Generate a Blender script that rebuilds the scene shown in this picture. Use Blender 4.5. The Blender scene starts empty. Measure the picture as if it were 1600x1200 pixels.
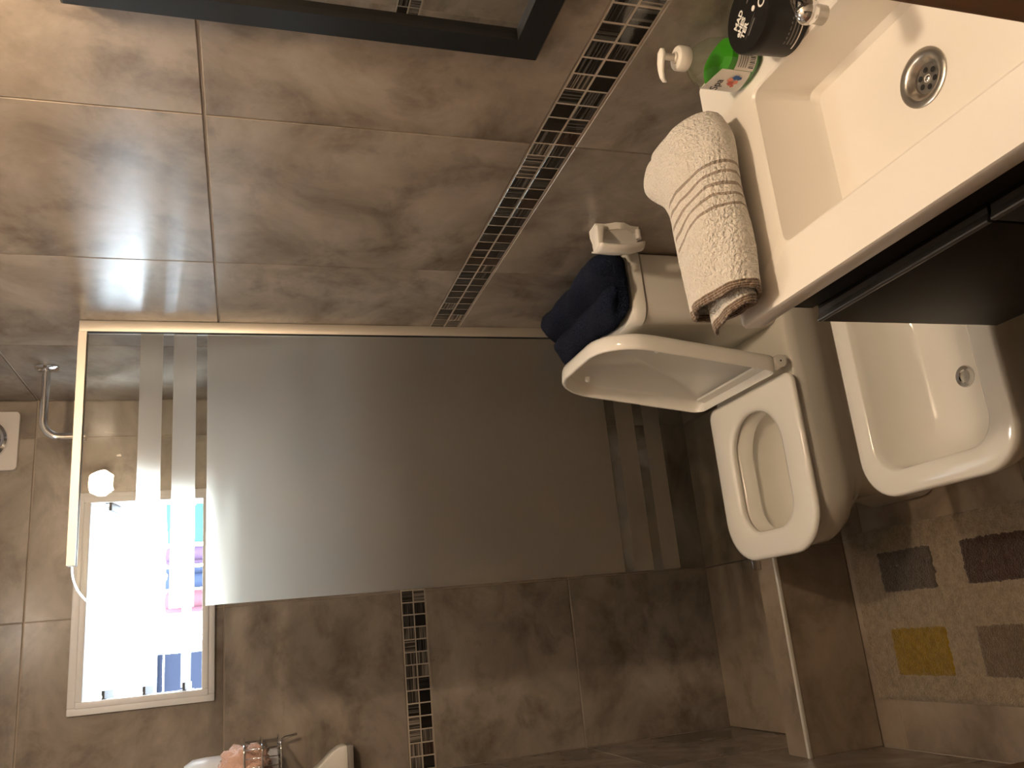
import bpy, bmesh, math, random
from mathutils import Vector, Matrix
random.seed(7)
PI = math.pi
sc = bpy.context.scene
COL = sc.collection

# ------------------------------------------------------------------ camera, world, exposure
cam_d = bpy.data.cameras.new('camera')
cam_d.sensor_fit = 'HORIZONTAL'
cam_d.sensor_width = 36.0
cam_d.lens = 36.0 * 1311.26 / 1600.0
cam_d.clip_start = 0.02
cam = bpy.data.objects.new('camera', cam_d)
COL.objects.link(cam)
AX = ((-0.094818, -0.291266, -0.951931), (0.954626, -0.297780, -0.003974), (-0.282309, -0.909116, 0.306285))
m = Matrix.Identity(4)
for c in range(3):
    for r in range(3):
        m[r][c] = AX[c][r]
m.translation = Vector((-0.8, 0.0, 1.592))
cam.matrix_world = m
sc.camera = cam

world = bpy.data.worlds.new('daylight')
sc.world = world
world.use_nodes = True
bg = world.node_tree.nodes['Background']
bg.inputs[0].default_value = (0.78, 0.90, 1.0, 1)
bg.inputs[1].default_value = 86.0

sc.view_settings.view_transform = 'Standard'
sc.view_settings.look = 'None'
sc.view_settings.exposure = 0.0
sc.view_settings.gamma = 1.0
sc.view_settings.use_curve_mapping = False
sc.cycles.use_denoising = True
sc.cycles.max_bounces = 10
sc.cycles.diffuse_bounces = 5
sc.cycles.glossy_bounces = 5
sc.cycles.transparent_max_bounces = 12
sc.cycles.sample_clamp_indirect = 8.0

# the window opening guides the sky light into the room (samples only, adds no light of its own)
pl = bpy.data.lights.new('window_daylight', 'AREA')
pl.shape = 'RECTANGLE'
pl.size = 0.60
pl.size_y = 0.36
pl.cycles.is_portal = True
po = bpy.data.objects.new('window_daylight', pl)
po.location = (-0.595, 2.86, 1.86)
po.rotation_euler = (-PI / 2, 0, 0)
COL.objects.link(po)

LAMP_STRENGTH = 535.0
CEILING_FILL_STRENGTH = 42.0

# ------------------------------------------------------------------ materials
MATS = {}

def mat(name, color=(0.8, 0.8, 0.8), rough=0.5, metal=0.0, spec=0.5, trans=0.0, ior=1.45, coat=0.0, sheen=0.0):
    if name in MATS:
        return MATS[name]
    mt = bpy.data.materials.new(name)
    mt.use_nodes = True
    b = mt.node_tree.nodes['Principled BSDF']
    b.inputs['Base Color'].default_value = (*color, 1)
    b.inputs['Roughness'].default_value = rough
    b.inputs['Metallic'].default_value = metal
    b.inputs['Specular IOR Level'].default_value = spec
    b.inputs['Transmission Weight'].default_value = trans
    b.inputs['IOR'].default_value = ior
    b.inputs['Coat Weight'].default_value = coat
    b.inputs['Sheen Weight'].default_value = sheen
    MATS[name] = mt
    return mt

def N(mt, typ, **kw):
    n = mt.node_tree.nodes.new(typ)
    for k, v in kw.items():
        setattr(n, k, v)
    return n

def L(mt, a, b):
    mt.node_tree.links.new(a, b)

def bsdf(mt):
    return mt.node_tree.nodes['Principled BSDF']

def ramp(mt, stops):
    r = N(mt, 'ShaderNodeValToRGB')
    els = r.color_ramp.elements
    while len(els) < len(stops):
        els.new(0.5)
    for e, (p, c) in zip(els, stops):
        e.position = p
        e.color = (*c, 1)
    return r

def add_bump(mt, scale, strength, dist=0.002, detail=3.0, stretch=None):
    g = N(mt, 'ShaderNodeNewGeometry')
    no = N(mt, 'ShaderNodeTexNoise')
    no.inputs['Scale'].default_value = scale
    no.inputs['Detail'].default_value = detail
    src = g.outputs['Position']
    if stretch:
        mp = N(mt, 'ShaderNodeMapping')
        mp.inputs['Scale'].default_value = stretch
        L(mt, src, mp.inputs['Vector'])
        src = mp.outputs['Vector']
    L(mt, src, no.inputs['Vector'])
    bp = N(mt, 'ShaderNodeBump')
    bp.inputs['Strength'].default_value = strength
    bp.inputs['Distance'].default_value = dist
    L(mt, no.outputs['Fac'], bp.inputs['Height'])
    L(mt, bp.outputs['Normal'], bsdf(mt).inputs['Normal'])
    return no

def stone_tile(name, light, mid, dark, rough, stretch=(1, 1, 1)):
    """cloudy taupe porcelain, every tile with its own clouds"""
    mt = mat(name, mid, rough, spec=0.55)
    g = N(mt, 'ShaderNodeNewGeometry')
    oi = N(mt, 'ShaderNodeObjectInfo')
    ml = N(mt, 'ShaderNodeMath', operation='MULTIPLY')
    ml.inputs[1].default_value = 37.0
    L(mt, oi.outputs['Random'], ml.inputs[0])
    ad = N(mt, 'ShaderNodeVectorMath', operation='ADD')
    L(mt, g.outputs['Position'], ad.inputs[0])
    L(mt, ml.outputs[0], ad.inputs[1])
    mp = N(mt, 'ShaderNodeMapping')
    mp.inputs['Scale'].default_value = stretch
    L(mt, ad.outputs[0], mp.inputs['Vector'])
    n1 = N(mt, 'ShaderNodeTexNoise')
    n1.inputs['Scale'].default_value = 3.6
    n1.inputs['Detail'].default_value = 7.0
    n1.inputs['Roughness'].default_value = 0.62
    n1.inputs['Distortion'].default_value = 0.6
    L(mt, mp.outputs[0], n1.inputs['Vector'])
    rp = ramp(mt, [(0.30, dark), (0.47, mid), (0.66, light)])
    L(mt, n1.outputs['Fac'], rp.inputs[0])
    n2 = N(mt, 'ShaderNodeTexNoise')
    n2.inputs['Scale'].default_value = 7.0
    n2.inputs['Detail'].default_value = 6.0
    n2.inputs['Roughness'].default_value = 0.62
    n2.inputs['Distortion'].default_value = 0.3
    L(mt, mp.outputs[0], n2.inputs['Vector'])
    rp2 = ramp(mt, [(0.28, (0.52, 0.49, 0.46)), (0.48, (0.92, 0.915, 0.91)), (0.75, (1.06, 1.06, 1.06))])
    L(mt, n2.outputs['Fac'], rp2.inputs[0])
    mx = N(mt, 'ShaderNodeMix', data_type='RGBA', blend_type='MULTIPLY')
    mx.inputs[0].default_value = 1.0
    L(mt, rp.outputs[0], mx.inputs[6])
    L(mt, rp2.outputs[0], mx.inputs[7])
    L(mt, mx.outputs[2], bsdf(mt).inputs['Base Color'])
    bp = N(mt, 'ShaderNodeBump')
    bp.inputs['Strength'].default_value = 0.025
    bp.inputs['Distance'].default_value = 0.002
    L(mt, n2.outputs['Fac'], bp.inputs['Height'])
    L(mt, bp.outputs[0], bsdf(mt).inputs['Normal'])
    return mt

TILE = stone_tile('taupe_wall_tile', (0.335, 0.290, 0.245), (0.245, 0.208, 0.170), (0.140, 0.116, 0.092), 0.25, (1, 1, 1.2))
FLOOR = stone_tile('taupe_floor_tile', (0.34, 0.275, 0.205), (0.27, 0.215, 0.160), (0.18, 0.14, 0.102), 0.34)
GROUT = mat('beige_grout', (0.30, 0.25, 0.20), 0.8)
add_bump(GROUT, 120, 0.4, 0.001)
CERAMIC = mat('white_ceramic', (0.88, 0.855, 0.79), 0.10, spec=0.6)
SEATP = mat('white_seat_plastic', (0.88, 0.855, 0.79), 0.16)
RESIN = mat('white_basin_resin', (0.84, 0.80, 0.74), 0.28)
BLACKC = mat('black_cabinet_laminate', (0.011, 0.0095, 0.0085), 0.5, spec=0.25)
BLACKE = mat('charcoal_door_edge', (0.09, 0.085, 0.08), 0.35)
BLACKF = mat('black_frame_lacquer', (0.006, 0.0062, 0.0065), 0.55, spec=0.3)
CHROME = mat('chrome', (0.72, 0.72, 0.73), 0.08, metal=1)
STEEL = mat('brushed_steel', (0.46, 0.44, 0.41), 0.28, metal=1)
ALU = mat('satin_aluminium', (0.60, 0.55, 0.48), 0.48, metal=0.8)
WHITEAL = mat('white_painted_aluminium', (0.74, 0.73, 0.73), 0.30)
WPLAST = mat('white_plastic', (0.80, 0.77, 0.71), 0.30)
GPLATE = mat('grey_white_plastic', (0.62, 0.58, 0.55), 0.35)
DARKR = mat('dark_rubber', (0.02, 0.02, 0.02), 0.6)
HOLE = mat('dark_drain_hole', (0.004, 0.004, 0.004), 0.7)
BLACKP = mat('black_pot_plastic', (0.008, 0.0075, 0.0075), 0.40, spec=0.3)
PRINT = mat('white_print', (0.80, 0.78, 0.74), 0.6)
PRINTG = mat('grey_fine_print', (0.16, 0.15, 0.14), 0.6)
LABEL = mat('soap_label_paper', (0.78, 0.75, 0.70), 0.45)
INK = mat('dark_ink', (0.03, 0.03, 0.035), 0.6)
PETAL_R = mat('red_petal_print', (0.62, 0.13, 0.10), 0.6)
PETAL_P = mat('coral_petal_print', (0.75, 0.28, 0.20), 0.6)
PETAL_B = mat('blue_petal_print', (0.07, 0.17, 0.45), 0.6)
CEIL = mat('ceiling_paint', (0.85, 0.83, 0.79), 0.9)
add_bump(CEIL, 60, 0.1, 0.001)
PAINT = mat('hall_wall_paint', (0.42, 0.36, 0.29), 0.9)
add_bump(PAINT, 60, 0.1, 0.001)
MIRROR = mat('mirror_silver', (0.86, 0.87, 0.85), 0.015, metal=1)

WOOD = mat('brown_door_wood', (0.16, 0.082, 0.038), 0.45)
def _wood():
    g = N(WOOD, 'ShaderNodeNewGeometry')
    mp = N(WOOD, 'ShaderNodeMapping')
    mp.inputs['Scale'].default_value = (40, 40, 2.5)
    n = N(WOOD, 'ShaderNodeTexNoise')
    n.inputs['Scale'].default_value = 1.0
    n.inputs['Detail'].default_value = 6
    L(WOOD, g.outputs['Position'], mp.inputs[0])
    L(WOOD, mp.outputs[0], n.inputs['Vector'])
    r = ramp(WOOD, [(0.3, (0.10, 0.048, 0.022)), (0.7, (0.20, 0.105, 0.05))])
    L(WOOD, n.outputs['Fac'], r.inputs[0])
    L(WOOD, r.outputs[0], bsdf(WOOD).inputs['Base Color'])
_wood()

def clear_glass(name, tint, boost=1.5):
    mt = bpy.data.materials.new(name)
    mt.use_nodes = True
    nt = mt.node_tree
    nt.nodes.remove(nt.nodes['Principled BSDF'])
    out = nt.nodes['Material Output']
    tr = N(mt, 'ShaderNodeBsdfTransparent')
    tr.inputs[0].default_value = (*tint, 1)
    gl = N(mt, 'ShaderNodeBsdfGlossy')
    gl.inputs['Roughness'].default_value = 0.0
    fr = N(mt, 'ShaderNodeFresnel')
    fr.inputs['IOR'].default_value = 1.5
    ge = N(mt, 'ShaderNodeNewGeometry')
    iv = N(mt, 'ShaderNodeMath', operation='SUBTRACT')
    iv.inputs[0].default_value = 1.0
    L(mt, ge.outputs['Backfacing'], iv.inputs[1])
    mu = N(mt, 'ShaderNodeMath', operation='MULTIPLY')
    L(mt, fr.outputs[0], mu.inputs[0])
    L(mt, iv.outputs[0], mu.inputs[1])
    mb = N(mt, 'ShaderNodeMath', operation='MULTIPLY')
    mb.inputs[1].default_value = boost
    mb.use_clamp = True
    L(mt, mu.outputs[0], mb.inputs[0])
    ms = N(mt, 'ShaderNodeMixShader')
    L(mt, mb.outputs[0], ms.inputs[0])
    L(mt, tr.outputs[0], ms.inputs[1])
    L(mt, gl.outputs[0], ms.inputs[2])
    L(mt, ms.outputs[0], out.inputs[0])
    return mt

GLASS = clear_glass('clear_screen_glass', (0.95, 0.965, 0.955))
BOTTLEG = clear_glass('clear_bottle_plastic', (0.90, 0.95, 0.88), 1.2)

def frosted(name, col, k_trans, k_rough, rough):
    mt = bpy.data.materials.new(name)
    mt.use_nodes = True
    nt = mt.node_tree
    nt.nodes.remove(nt.nodes['Principled BSDF'])
    out = nt.nodes['Material Output']
    df = N(mt, 'ShaderNodeBsdfDiffuse')
    df.inputs[0].default_value = (*col, 1)
    tl = N(mt, 'ShaderNodeBsdfTranslucent')
    tl.inputs[0].default_value = (*col, 1)
    rf = N(mt, 'ShaderNodeBsdfRefraction')
    rf.inputs['Color'].default_value = (*col, 1)
    rf.inputs['Roughness'].default_value = rough
    rf.inputs['IOR'].default_value = 1.22
    m1 = N(mt, 'ShaderNodeMixShader')
    m1.inputs[0].default_value = k_trans
    L(mt, df.outputs[0], m1.inputs[1])
    L(mt, tl.outputs[0], m1.inputs[2])
    m2 = N(mt, 'ShaderNodeMixShader')
    m2.inputs[0].default_value = k_rough
    L(mt, m1.outputs[0], m2.inputs[1])
    L(mt, rf.outputs[0], m2.inputs[2])
    L(mt, m2.outputs[0], out.inputs[0])
    return mt

FROST = frosted('frosted_film', (0.86, 0.785, 0.69), 0.82, 0.74, 0.68)
LOUVRE = frosted('louvre_glass', (0.90, 0.93, 0.95), 0.75, 0.25, 0.3)

EDGEG = frosted('polished_glass_edge', (0.86, 0.90, 0.89), 0.8, 0.5, 0.6)
LIQ = mat('green_liquid_soap', (0.06, 0.36, 0.02), 0.15, trans=0.35, ior=1.35)

SHADE = bpy.data.materials.new('lit_lamp_shade')
SHADE.use_nodes = True
bs = SHADE.node_tree.nodes['Principled BSDF']
bs.inputs['Base Color'].default_value = (0.9, 0.85, 0.75, 1)
bs.inputs['Emission Color'].default_value = (1.0, 0.76, 0.52, 1)
bs.inputs['Emission Strength'].default_value = LAMP_STRENGTH

def terry(name, col, bump_scale=420, strength=0.9, dist=0.004):
    mt = mat(name, col, 0.95, spec=0.1, sheen=0.3)
    add_bump(mt, bump_scale, strength, dist, 2.0)
    return mt

NAVY = terry('navy_terry', (0.011, 0.0145, 0.029), 300, 1.0, 0.006)
bsdf(NAVY).inputs['Sheen Weight'].default_value = 0.02
bsdf(NAVY).inputs['Specular IOR Level'].default_value = 0.02

def white_towel_mat():
    mt = terry('white_terry_with_stripes', (0.74, 0.70, 0.64), 210, 1.0, 0.009)
    g = N(mt, 'ShaderNodeNewGeometry')
    sp = N(mt, 'ShaderNodeSeparateXYZ')
    no = N(mt, 'ShaderNodeTexNoise')
    no.inputs['Scale'].default_value = 14
    L(mt, g.outputs['Position'], no.inputs['Vector'])
    L(mt, g.outputs['Position'], sp.inputs[0])
    # x (woven stripes run across the towel), slightly skewed and wavy
    sk = N(mt, 'ShaderNodeMath', operation='MULTIPLY_ADD')
    sk.inputs[1].default_value = 0.22
    L(mt, sp.outputs[1], sk.inputs[0])
    L(mt, sp.outputs[0], sk.inputs[2])
    wv = N(mt, 'ShaderNodeMath', operation='MULTIPLY_ADD')
    wv.inputs[1].default_value = 0.02
    L(mt, no.outputs['Fac'], wv.inputs[0])
    L(mt, sk.outputs[0], wv.inputs[2])
    base = None
    rp = N(mt, 'ShaderNodeValToRGB')
    rp.color_ramp.interpolation = 'CONSTANT'
    # domain: v = (x + .22 y + .02 n + 0.25) * 4   in 0..1 over 0.25 m
    mr = N(mt, 'ShaderNodeMapRange')
    mr.inputs['From Min'].default_value = -0.25
    mr.inputs['From Max'].default_value = 0.15
    L(mt, wv.outputs[0], mr.inputs[0])
    L(mt, mr.outputs[0], rp.inputs[0])
    W = (0.74, 0.70, 0.64)
    S = (0.34, 0.28, 0.23)
    B = (0.27, 0.205, 0.16)
    def v(x):
        return (x + 0.25) / 0.40
    stops = [(0.0, W), (v(-0.158), W)]
    x0 = -0.060
    for k in range(5):
        stops += [(v(x0), S), (v(x0 + 0.0045), W)]
        x0 += 0.0165
    els = rp.color_ramp.elements
    while len(els) < len(stops):
        els.new(0.99)
    for e, (p, c) in zip(els, stops):
        e.position = p
        e.color = (*c, 1)
    at = N(mt, 'ShaderNodeAttribute', attribute_name='hem')
    hm = N(mt, 'ShaderNodeValToRGB')
    hm.color_ramp.interpolation = 'CONSTANT'
    D, M_ = (0.15, 0.105, 0.08), (0.36, 0.29, 0.235)
    hs = [(0.0, M_), (0.10, D), (0.22, M_), (0.34, D), (0.46, M_), (0.60, D), (0.70, M_), (0.80, (1, 1, 1))]
    els = hm.color_ramp.elements
    while len(els) < len(hs):
        els.new(0.99)
    for e, (p, c) in zip(els, hs):
        e.position = p
        e.color = (*c, 1)
    sc_ = N(mt, 'ShaderNodeMath', operation='MULTIPLY')
    sc_.inputs[1].default_value = 1 / 0.015
    sc_.use_clamp = True
    L(mt, at.outputs['Fac'], sc_.inputs[0])
    L(mt, sc_.outputs[0], hm.inputs[0])
    mxx = N(mt, 'ShaderNodeMix', data_type='RGBA', blend_type='MULTIPLY')
    mxx.inputs[0].default_value = 1.0
    L(mt, rp.outputs[0], mxx.inputs[6])
    L(mt, hm.outputs[0], mxx.inputs[7])
    L(mt, mxx.outputs[2], bsdf(mt).inputs['Base Color'])
    gt = N(mt, 'ShaderNodeMath', operation='LESS_THAN')
    gt.inputs[1].default_value = 1.004
    L(mt, sp.outputs[1], gt.inputs[0])
    sel = N(mt, 'ShaderNodeMix', data_type='RGBA')
    L(mt, gt.outputs[0], sel.inputs[0])
    sel.inputs[6].default_value = (*W, 1)
    L(mt, rp.outputs[0], sel.inputs[7])
    L(mt, sel.outputs[2], mxx.inputs[6])
    return mt
WTOWEL = white_towel_mat()

def pile(name, col, col2):
    mt = mat(name, col, 1.0, spec=0.05, sheen=0.2)
    g = N(mt, 'ShaderNodeNewGeometry')
    n = N(mt, 'ShaderNodeTexNoise')
    n.inputs['Scale'].default_value = 55
    n.inputs['Detail'].default_value = 6
    n.inputs['Roughness'].default_value = 0.8
    L(mt, g.outputs['Position'], n.inputs['Vector'])
    r = ramp(mt, [(0.32, col2), (0.62, col)])
    L(mt, n.outputs['Fac'], r.inputs[0])
    L(mt, r.outputs[0], bsdf(mt).inputs['Base Color'])
    bp = N(mt, 'ShaderNodeBump')
    bp.inputs['Strength'].default_value = 0.9
    bp.inputs['Distance'].default_value = 0.006
    n2 = N(mt, 'ShaderNodeTexNoise')
    n2.inputs['Scale'].default_value = 260
    L(mt, g.outputs['Position'], n2.inputs['Vector'])
    L(mt, n2.outputs['Fac'], bp.inputs['Height'])
    L(mt, bp.outputs[0], bsdf(mt).inputs['Normal'])
    return mt
PILE = pile('beige_mat_pile', (0.31, 0.245, 0.17), (0.17, 0.13, 0.085))
PILE_Y = pile('mustard_mat_pile', (0.25, 0.155, 0.018), (0.15, 0.092, 0.011))
PILE_D = pile('charcoal_mat_pile', (0.095, 0.075, 0.058), (0.055, 0.043, 0.033))
PILE_M = pile('dark_plum_mat_pile', (0.06, 0.035, 0.026), (0.036, 0.02, 0.015))
PILE_B = pile('olive_brown_mat_pile', (0.16, 0.115, 0.075), (0.095, 0.066, 0.042))

def striped(name, a, b, axis, freq, rough=0.12):
    """glass mosaic: thin streaks along one direction of the piece"""
    mt = mat(name, a, rough, coat=0.6)
    tc = N(mt, 'ShaderNodeTexCoord')
    oi = N(mt, 'ShaderNodeObjectInfo')
    ml = N(mt, 'ShaderNodeMath', operation='MULTIPLY')
    ml.inputs[1].default_value = 31.0
    L(mt, oi.outputs['Random'], ml.inputs[0])
    mp = N(mt, 'ShaderNodeMapping')
    s = [2, 2, 2]
    s[axis] = freq
    mp.inputs['Scale'].default_value = s
    ad = N(mt, 'ShaderNodeVectorMath', operation='ADD')
    L(mt, tc.outputs['Object'], mp.inputs[0])
    L(mt, mp.outputs[0], ad.inputs[0])
    L(mt, ml.outputs[0], ad.inputs[1])
    n = N(mt, 'ShaderNodeTexNoise')
    n.inputs['Scale'].default_value = 1.0
    n.inputs['Detail'].default_value = 3
    n.inputs['Roughness'].default_value = 0.7
    L(mt, ad.outputs[0], n.inputs['Vector'])
    r = ramp(mt, [(0.40, a), (0.49, a), (0.57, b)])
    L(mt, n.outputs['Fac'], r.inputs[0])
    L(mt, r.outputs[0], bsdf(mt).inputs['Base Color'])
    return mt
K = (0.010, 0.009, 0.008)
MOS = [mat('black_glass_mosaic', K, 0.10, coat=0.6),
       striped('mosaic_black_streaks_level', K, (0.085, 0.08, 0.075), 2, 230),
       striped('mosaic_black_streaks_upright', K, (0.085, 0.08, 0.075), 1, 230),
       striped('mosaic_grey_streaks_level', (0.03, 0.026, 0.022), (0.25, 0.215, 0.18), 2, 240),
       striped('mosaic_grey_streaks_upright', (0.03, 0.026, 0.022), (0.25, 0.215, 0.18), 1, 240),
       striped('mosaic_brown_streaks', (0.022, 0.012, 0.009), (0.06, 0.04, 0.03), 2, 240),
       striped('mosaic_grey_streaks_plumb', (0.03, 0.026, 0.022), (0.25, 0.215, 0.18), 0, 240),
       striped('mosaic_black_streaks_plumb', K, (0.085, 0.08, 0.075), 0, 230)]

# ------------------------------------------------------------------ mesh helpers
def base_of(p):
    v = Vector((0, 0, 0))
    while p is not None:
        v += p.location
        p = p.parent
    return v

def mesh(name, verts, faces, material, parent=None, smooth=False, auto=None):
    o0 = base_of(parent)
    me = bpy.data.meshes.new(name)
    me.from_pydata([Vector(v) - o0 for v in verts], [], faces)
    bm = bmesh.new()
    bm.from_mesh(me)
    bmesh.ops.recalc_face_normals(bm, faces=bm.faces)
    bm.to_mesh(me)
    bm.free()
    me.materials.append(material)
    if smooth:
        for p in me.polygons:
            p.use_smooth = True
        if auto:
            me.set_sharp_from_angle(angle=math.radians(auto))
    o = bpy.data.objects.new(name, me)
    COL.objects.link(o)
    o.parent = parent
    return o

class MB:
    def __init__(s):
        s.v = []
        s.f = []
    def add(s, verts, faces):
        k = len(s.v)
        s.v += [tuple(q) for q in verts]
        s.f += [tuple(i + k for i in f) for f in faces]
        return s
    def box(s, x0, x1, y0, y1, z0, z1):
        vs = [(x, y, z) for x in (x0, x1) for y in (y0, y1) for z in (z0, z1)]
        return s.add(vs, [(0, 1, 3, 2), (4, 6, 7, 5), (0, 4, 5, 1), (2, 3, 7, 6), (0, 2, 6, 4), (1, 5, 7, 3)])
    def loft(s, rings, cap0=True, cap1=True, closed=True):
        n = len(rings[0])
        vs = [p for r in rings for p in r]
        fs = []
        for i in range(len(rings) - 1):
            for j in range(n if closed else n - 1):
                a = i * n + j
                b = i * n + (j + 1) % n
                fs.append((a, b, b + n, a + n))
        if cap0:
            fs.append(tuple(range(n - 1, -1, -1)))
        if cap1:
            fs.append(tuple(range((len(rings) - 1) * n, len(rings) * n)))
        return s.add(vs, fs)
    def tube(s, pts, r, n=14, caps=True):
        pts = [Vector(p) for p in pts]
        rad = r if isinstance(r, (list, tuple)) else [r] * len(pts)
        rings = []
        t0 = (pts[1] - pts[0]).normalized()
        up = Vector((0, 0, 1)) if abs(t0.z) < 0.9 else Vector((1, 0, 0))
        u = t0.cross(up).normalized()
        for i, p in enumerate(pts):
            if i == 0:
                t = pts[1] - pts[0]
            elif i == len(pts) - 1:
                t = pts[-1] - pts[-2]
            else:
                t = (pts[i + 1] - pts[i]).normalized() + (pts[i] - pts[i - 1]).normalized()
            t.normalize()
            u = (u - t * u.dot(t)).normalized()
            w = t.cross(u)
            rings.append([p + (u * math.cos(a) + w * math.sin(a)) * rad[i] for a in [2 * PI * k / n for k in range(n)]])
        return s.loft(rings, caps, caps)
    def lathe(s, prof, c, n=32, caps=True):
        rings = [[(c[0] + r * math.cos(2 * PI * k / n), c[1] + r * math.sin(2 * PI * k / n), c[2] + z) for k in range(n)] for r, z in prof]
        return s.loft(rings, caps, caps)
    def ball(s, c, r, n=16, sc_=(1, 1, 1)):
        prof = [(max(1e-4, math.sin(PI * k / n)) * r, -math.cos(PI * k / n) * r) for k in range(n + 1)]
        rings = [[(c[0] + q * math.cos(2 * PI * k / n) * sc_[0], c[1] + q * math.sin(2 * PI * k / n) * sc_[1], c[2] + z * sc_[2]) for k in range(n)] for q, z in prof]
        return s.loft(rings)
    def map(s, M):
        s.v = [tuple(M @ Vector(p)) for p in s.v]
        return s
    def build(s, name, material, parent=None, smooth=False, auto=None, bevel=0.0, seg=2):
        o = mesh(name, s.v, s.f, material, parent, smooth, auto)
        if bevel:
            bm = bmesh.new()
            bm.from_mesh(o.data)
            es = [e for e in bm.edges if len(e.link_faces) == 2 and e.calc_face_angle(0) > math.radians(30)]
            bmesh.ops.bevel(bm, geom=es, offset=bevel, segments=seg, profile=0.5, affect='EDGES', clamp_overlap=True)
            bm.to_mesh(o.data)
            bm.free()
            for p in o.data.polygons:
                p.use_smooth = True
            o.data.set_sharp_from_angle(angle=math.radians(40))
        return o

def tag(o, label=None, cat=None, group=None, kind=None):
    for k, v in (('label', label), ('category', cat), ('group', group), ('kind', kind)):
        if v:
            o[k] = v
    return o

def empty(name, loc, label=None, cat=None, group=None, kind=None):
    o = bpy.data.objects.new(name, None)
    o.empty_display_size = 0.05
    o.location = loc
    COL.objects.link(o)
    return tag(o, label, cat, group, kind)

def rrect(x0, x1, y0, y1, rad, n=8, z=None):
    """rounded rectangle, corner radii (x0y0, x1y0, x1y1, x0y1); 4*(n+1) points"""
    if not isinstance(rad, (list, tuple)):
        rad = [rad] * 4
    cs = [(x0 + rad[0], y0 + rad[0], PI), (x1 - rad[1], y0 + rad[1], 1.5 * PI), (x1 - rad[2], y1 - rad[2], 0), (x0 + rad[3], y1 - rad[3], 0.5 * PI)]
    pts = []
    for (cx, cy, a0), r in zip(cs, rad):
        for k in range(n + 1):
            a = a0 + 0.5 * PI * k / n
            pts.append((cx + r * math.cos(a), cy + r * math.sin(a)))
    return pts if z is None else [(x, y, z) for x, y in pts]

# ------------------------------------------------------------------ the room
XC, YB, YD = -1.1772, 2.730, 0.350        # left wall, back wall, door wall (inner faces); right wall at x = 0
CZ = 2.45
ROWS = [(0.0, 0.543), (0.543, 1.036), (1.114, 1.6456), (1.6456, 2.176), (2.176, CZ)]
BAND0, BAND1 = 1.036, 1.114
WX0, WX1, WZ0, WZ1 = -0.890, -0.300, 1.688, 2.035   # window opening

def struct(name, mb, material):
    o = mb.build(name, material)
    return tag(o, kind='structure')

wall_right = struct('wall_right', MB().box(0.002, 0.12, -1.6, YB + 0.15, -0.1, CZ), GROUT)
wall_left = struct('wall_left', MB().box(XC - 0.12, XC - 0.002, -1.6, YB + 0.15, -0.1, CZ), GROUT)
bk = MB()
bk.box(XC - 0.002, WX0, YB + 0.002, YB + 0.15, -0.1, CZ)
bk.box(WX1, 0.002, YB + 0.002, YB + 0.15, -0.1, CZ)
bk.box(WX0, WX1, YB + 0.002, YB + 0.15, -0.1, WZ0)
bk.box(WX0, WX1, YB + 0.002, YB + 0.15, WZ1, CZ)
wall_back = struct('wall_back', bk, GROUT)
floor = struct('floor', MB().box(XC - 0.002, 0.002, -1.6, YB + 0.002, -0.1, -0.002), GROUT)
ceiling = struct('ceiling', MB().box(XC - 0.12, 0.12, -1.6, YB + 0.15, CZ, CZ + 0.1), CEIL)
dw = MB()
dw.box(-0.405, 0.002, YD - 0.10, YD, 0, CZ)
dw.box(XC - 0.002, -0.405, YD - 0.10, YD, 2.06, CZ)
wall_front = struct('wall_front', dw, PAINT)
wall_hall = struct('wall_hall', MB().box(XC - 0.12, 0.12, -1.72, -1.6, -0.1, CZ), PAINT)

TILE_CACHE = {}
def tile(parent, axis, a0, a1, b0, b1, plane, material=TILE, gap_a=0.0011, gap_b=0.0020, th=0.006, ch=0.0012, name='tile'):
    """one slab; axis 0: lies in the yz plane facing -x, 3: yz plane facing +x, 1: xz plane facing -y, 2: xy plane facing +z"""
    w, h = a1 - a0 - 2 * gap_a, b1 - b0 - 2 * gap_b
    key = (axis, round(w, 4), round(h, 4), material.name, name)
    if key not in TILE_CACHE:
        rings = []
        for d, ins in ((th, 0), (ch, 0), (0, ch)):
            r = [(-w / 2 + ins, -h / 2 + ins), (w / 2 - ins, -h / 2 + ins), (w / 2 - ins, h / 2 - ins), (-w / 2 + ins, h / 2 - ins)]
            if axis == 0:
                rings.append([(d, a, b) for a, b in r])
            elif axis == 3:
                rings.append([(-d, a, b) for a, b in r])
            elif axis == 1:
                rings.append([(a, d, b) for a, b in r])
            else:
                rings.append([(a, b, -d) for a, b in r])
        mb = MB().loft(rings)
        o = mb.build(name, material)
        COL.objects.unlink(o)
        TILE_CACHE[key] = o.data
        bpy.data.objects.remove(o)
    o = bpy.data.objects.new(name, TILE_CACHE[key])
    ca, cb = (a0 + a1) / 2, (b0 + b1) / 2
    o.location = {0: (plane, ca, cb), 3: (plane, ca, cb), 1: (ca, plane, cb), 2: (ca, cb, plane)}[axis]
    o.parent = parent
    COL.objects.link(o)
    return o

def poly_tile(parent, pts, plane, th=0.006):
    n = len(pts)
    vs = [(x, plane, z) for x, z in pts] + [(x, plane + th, z) for x, z in pts]
    fs = [tuple(range(n)), tuple(range(2 * n - 1, n - 1, -1))] + [(i, (i + 1) % n, n + (i + 1) % n, n + i) for i in range(n)]
    return mesh('tile', vs, fs, TILE, parent)

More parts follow.
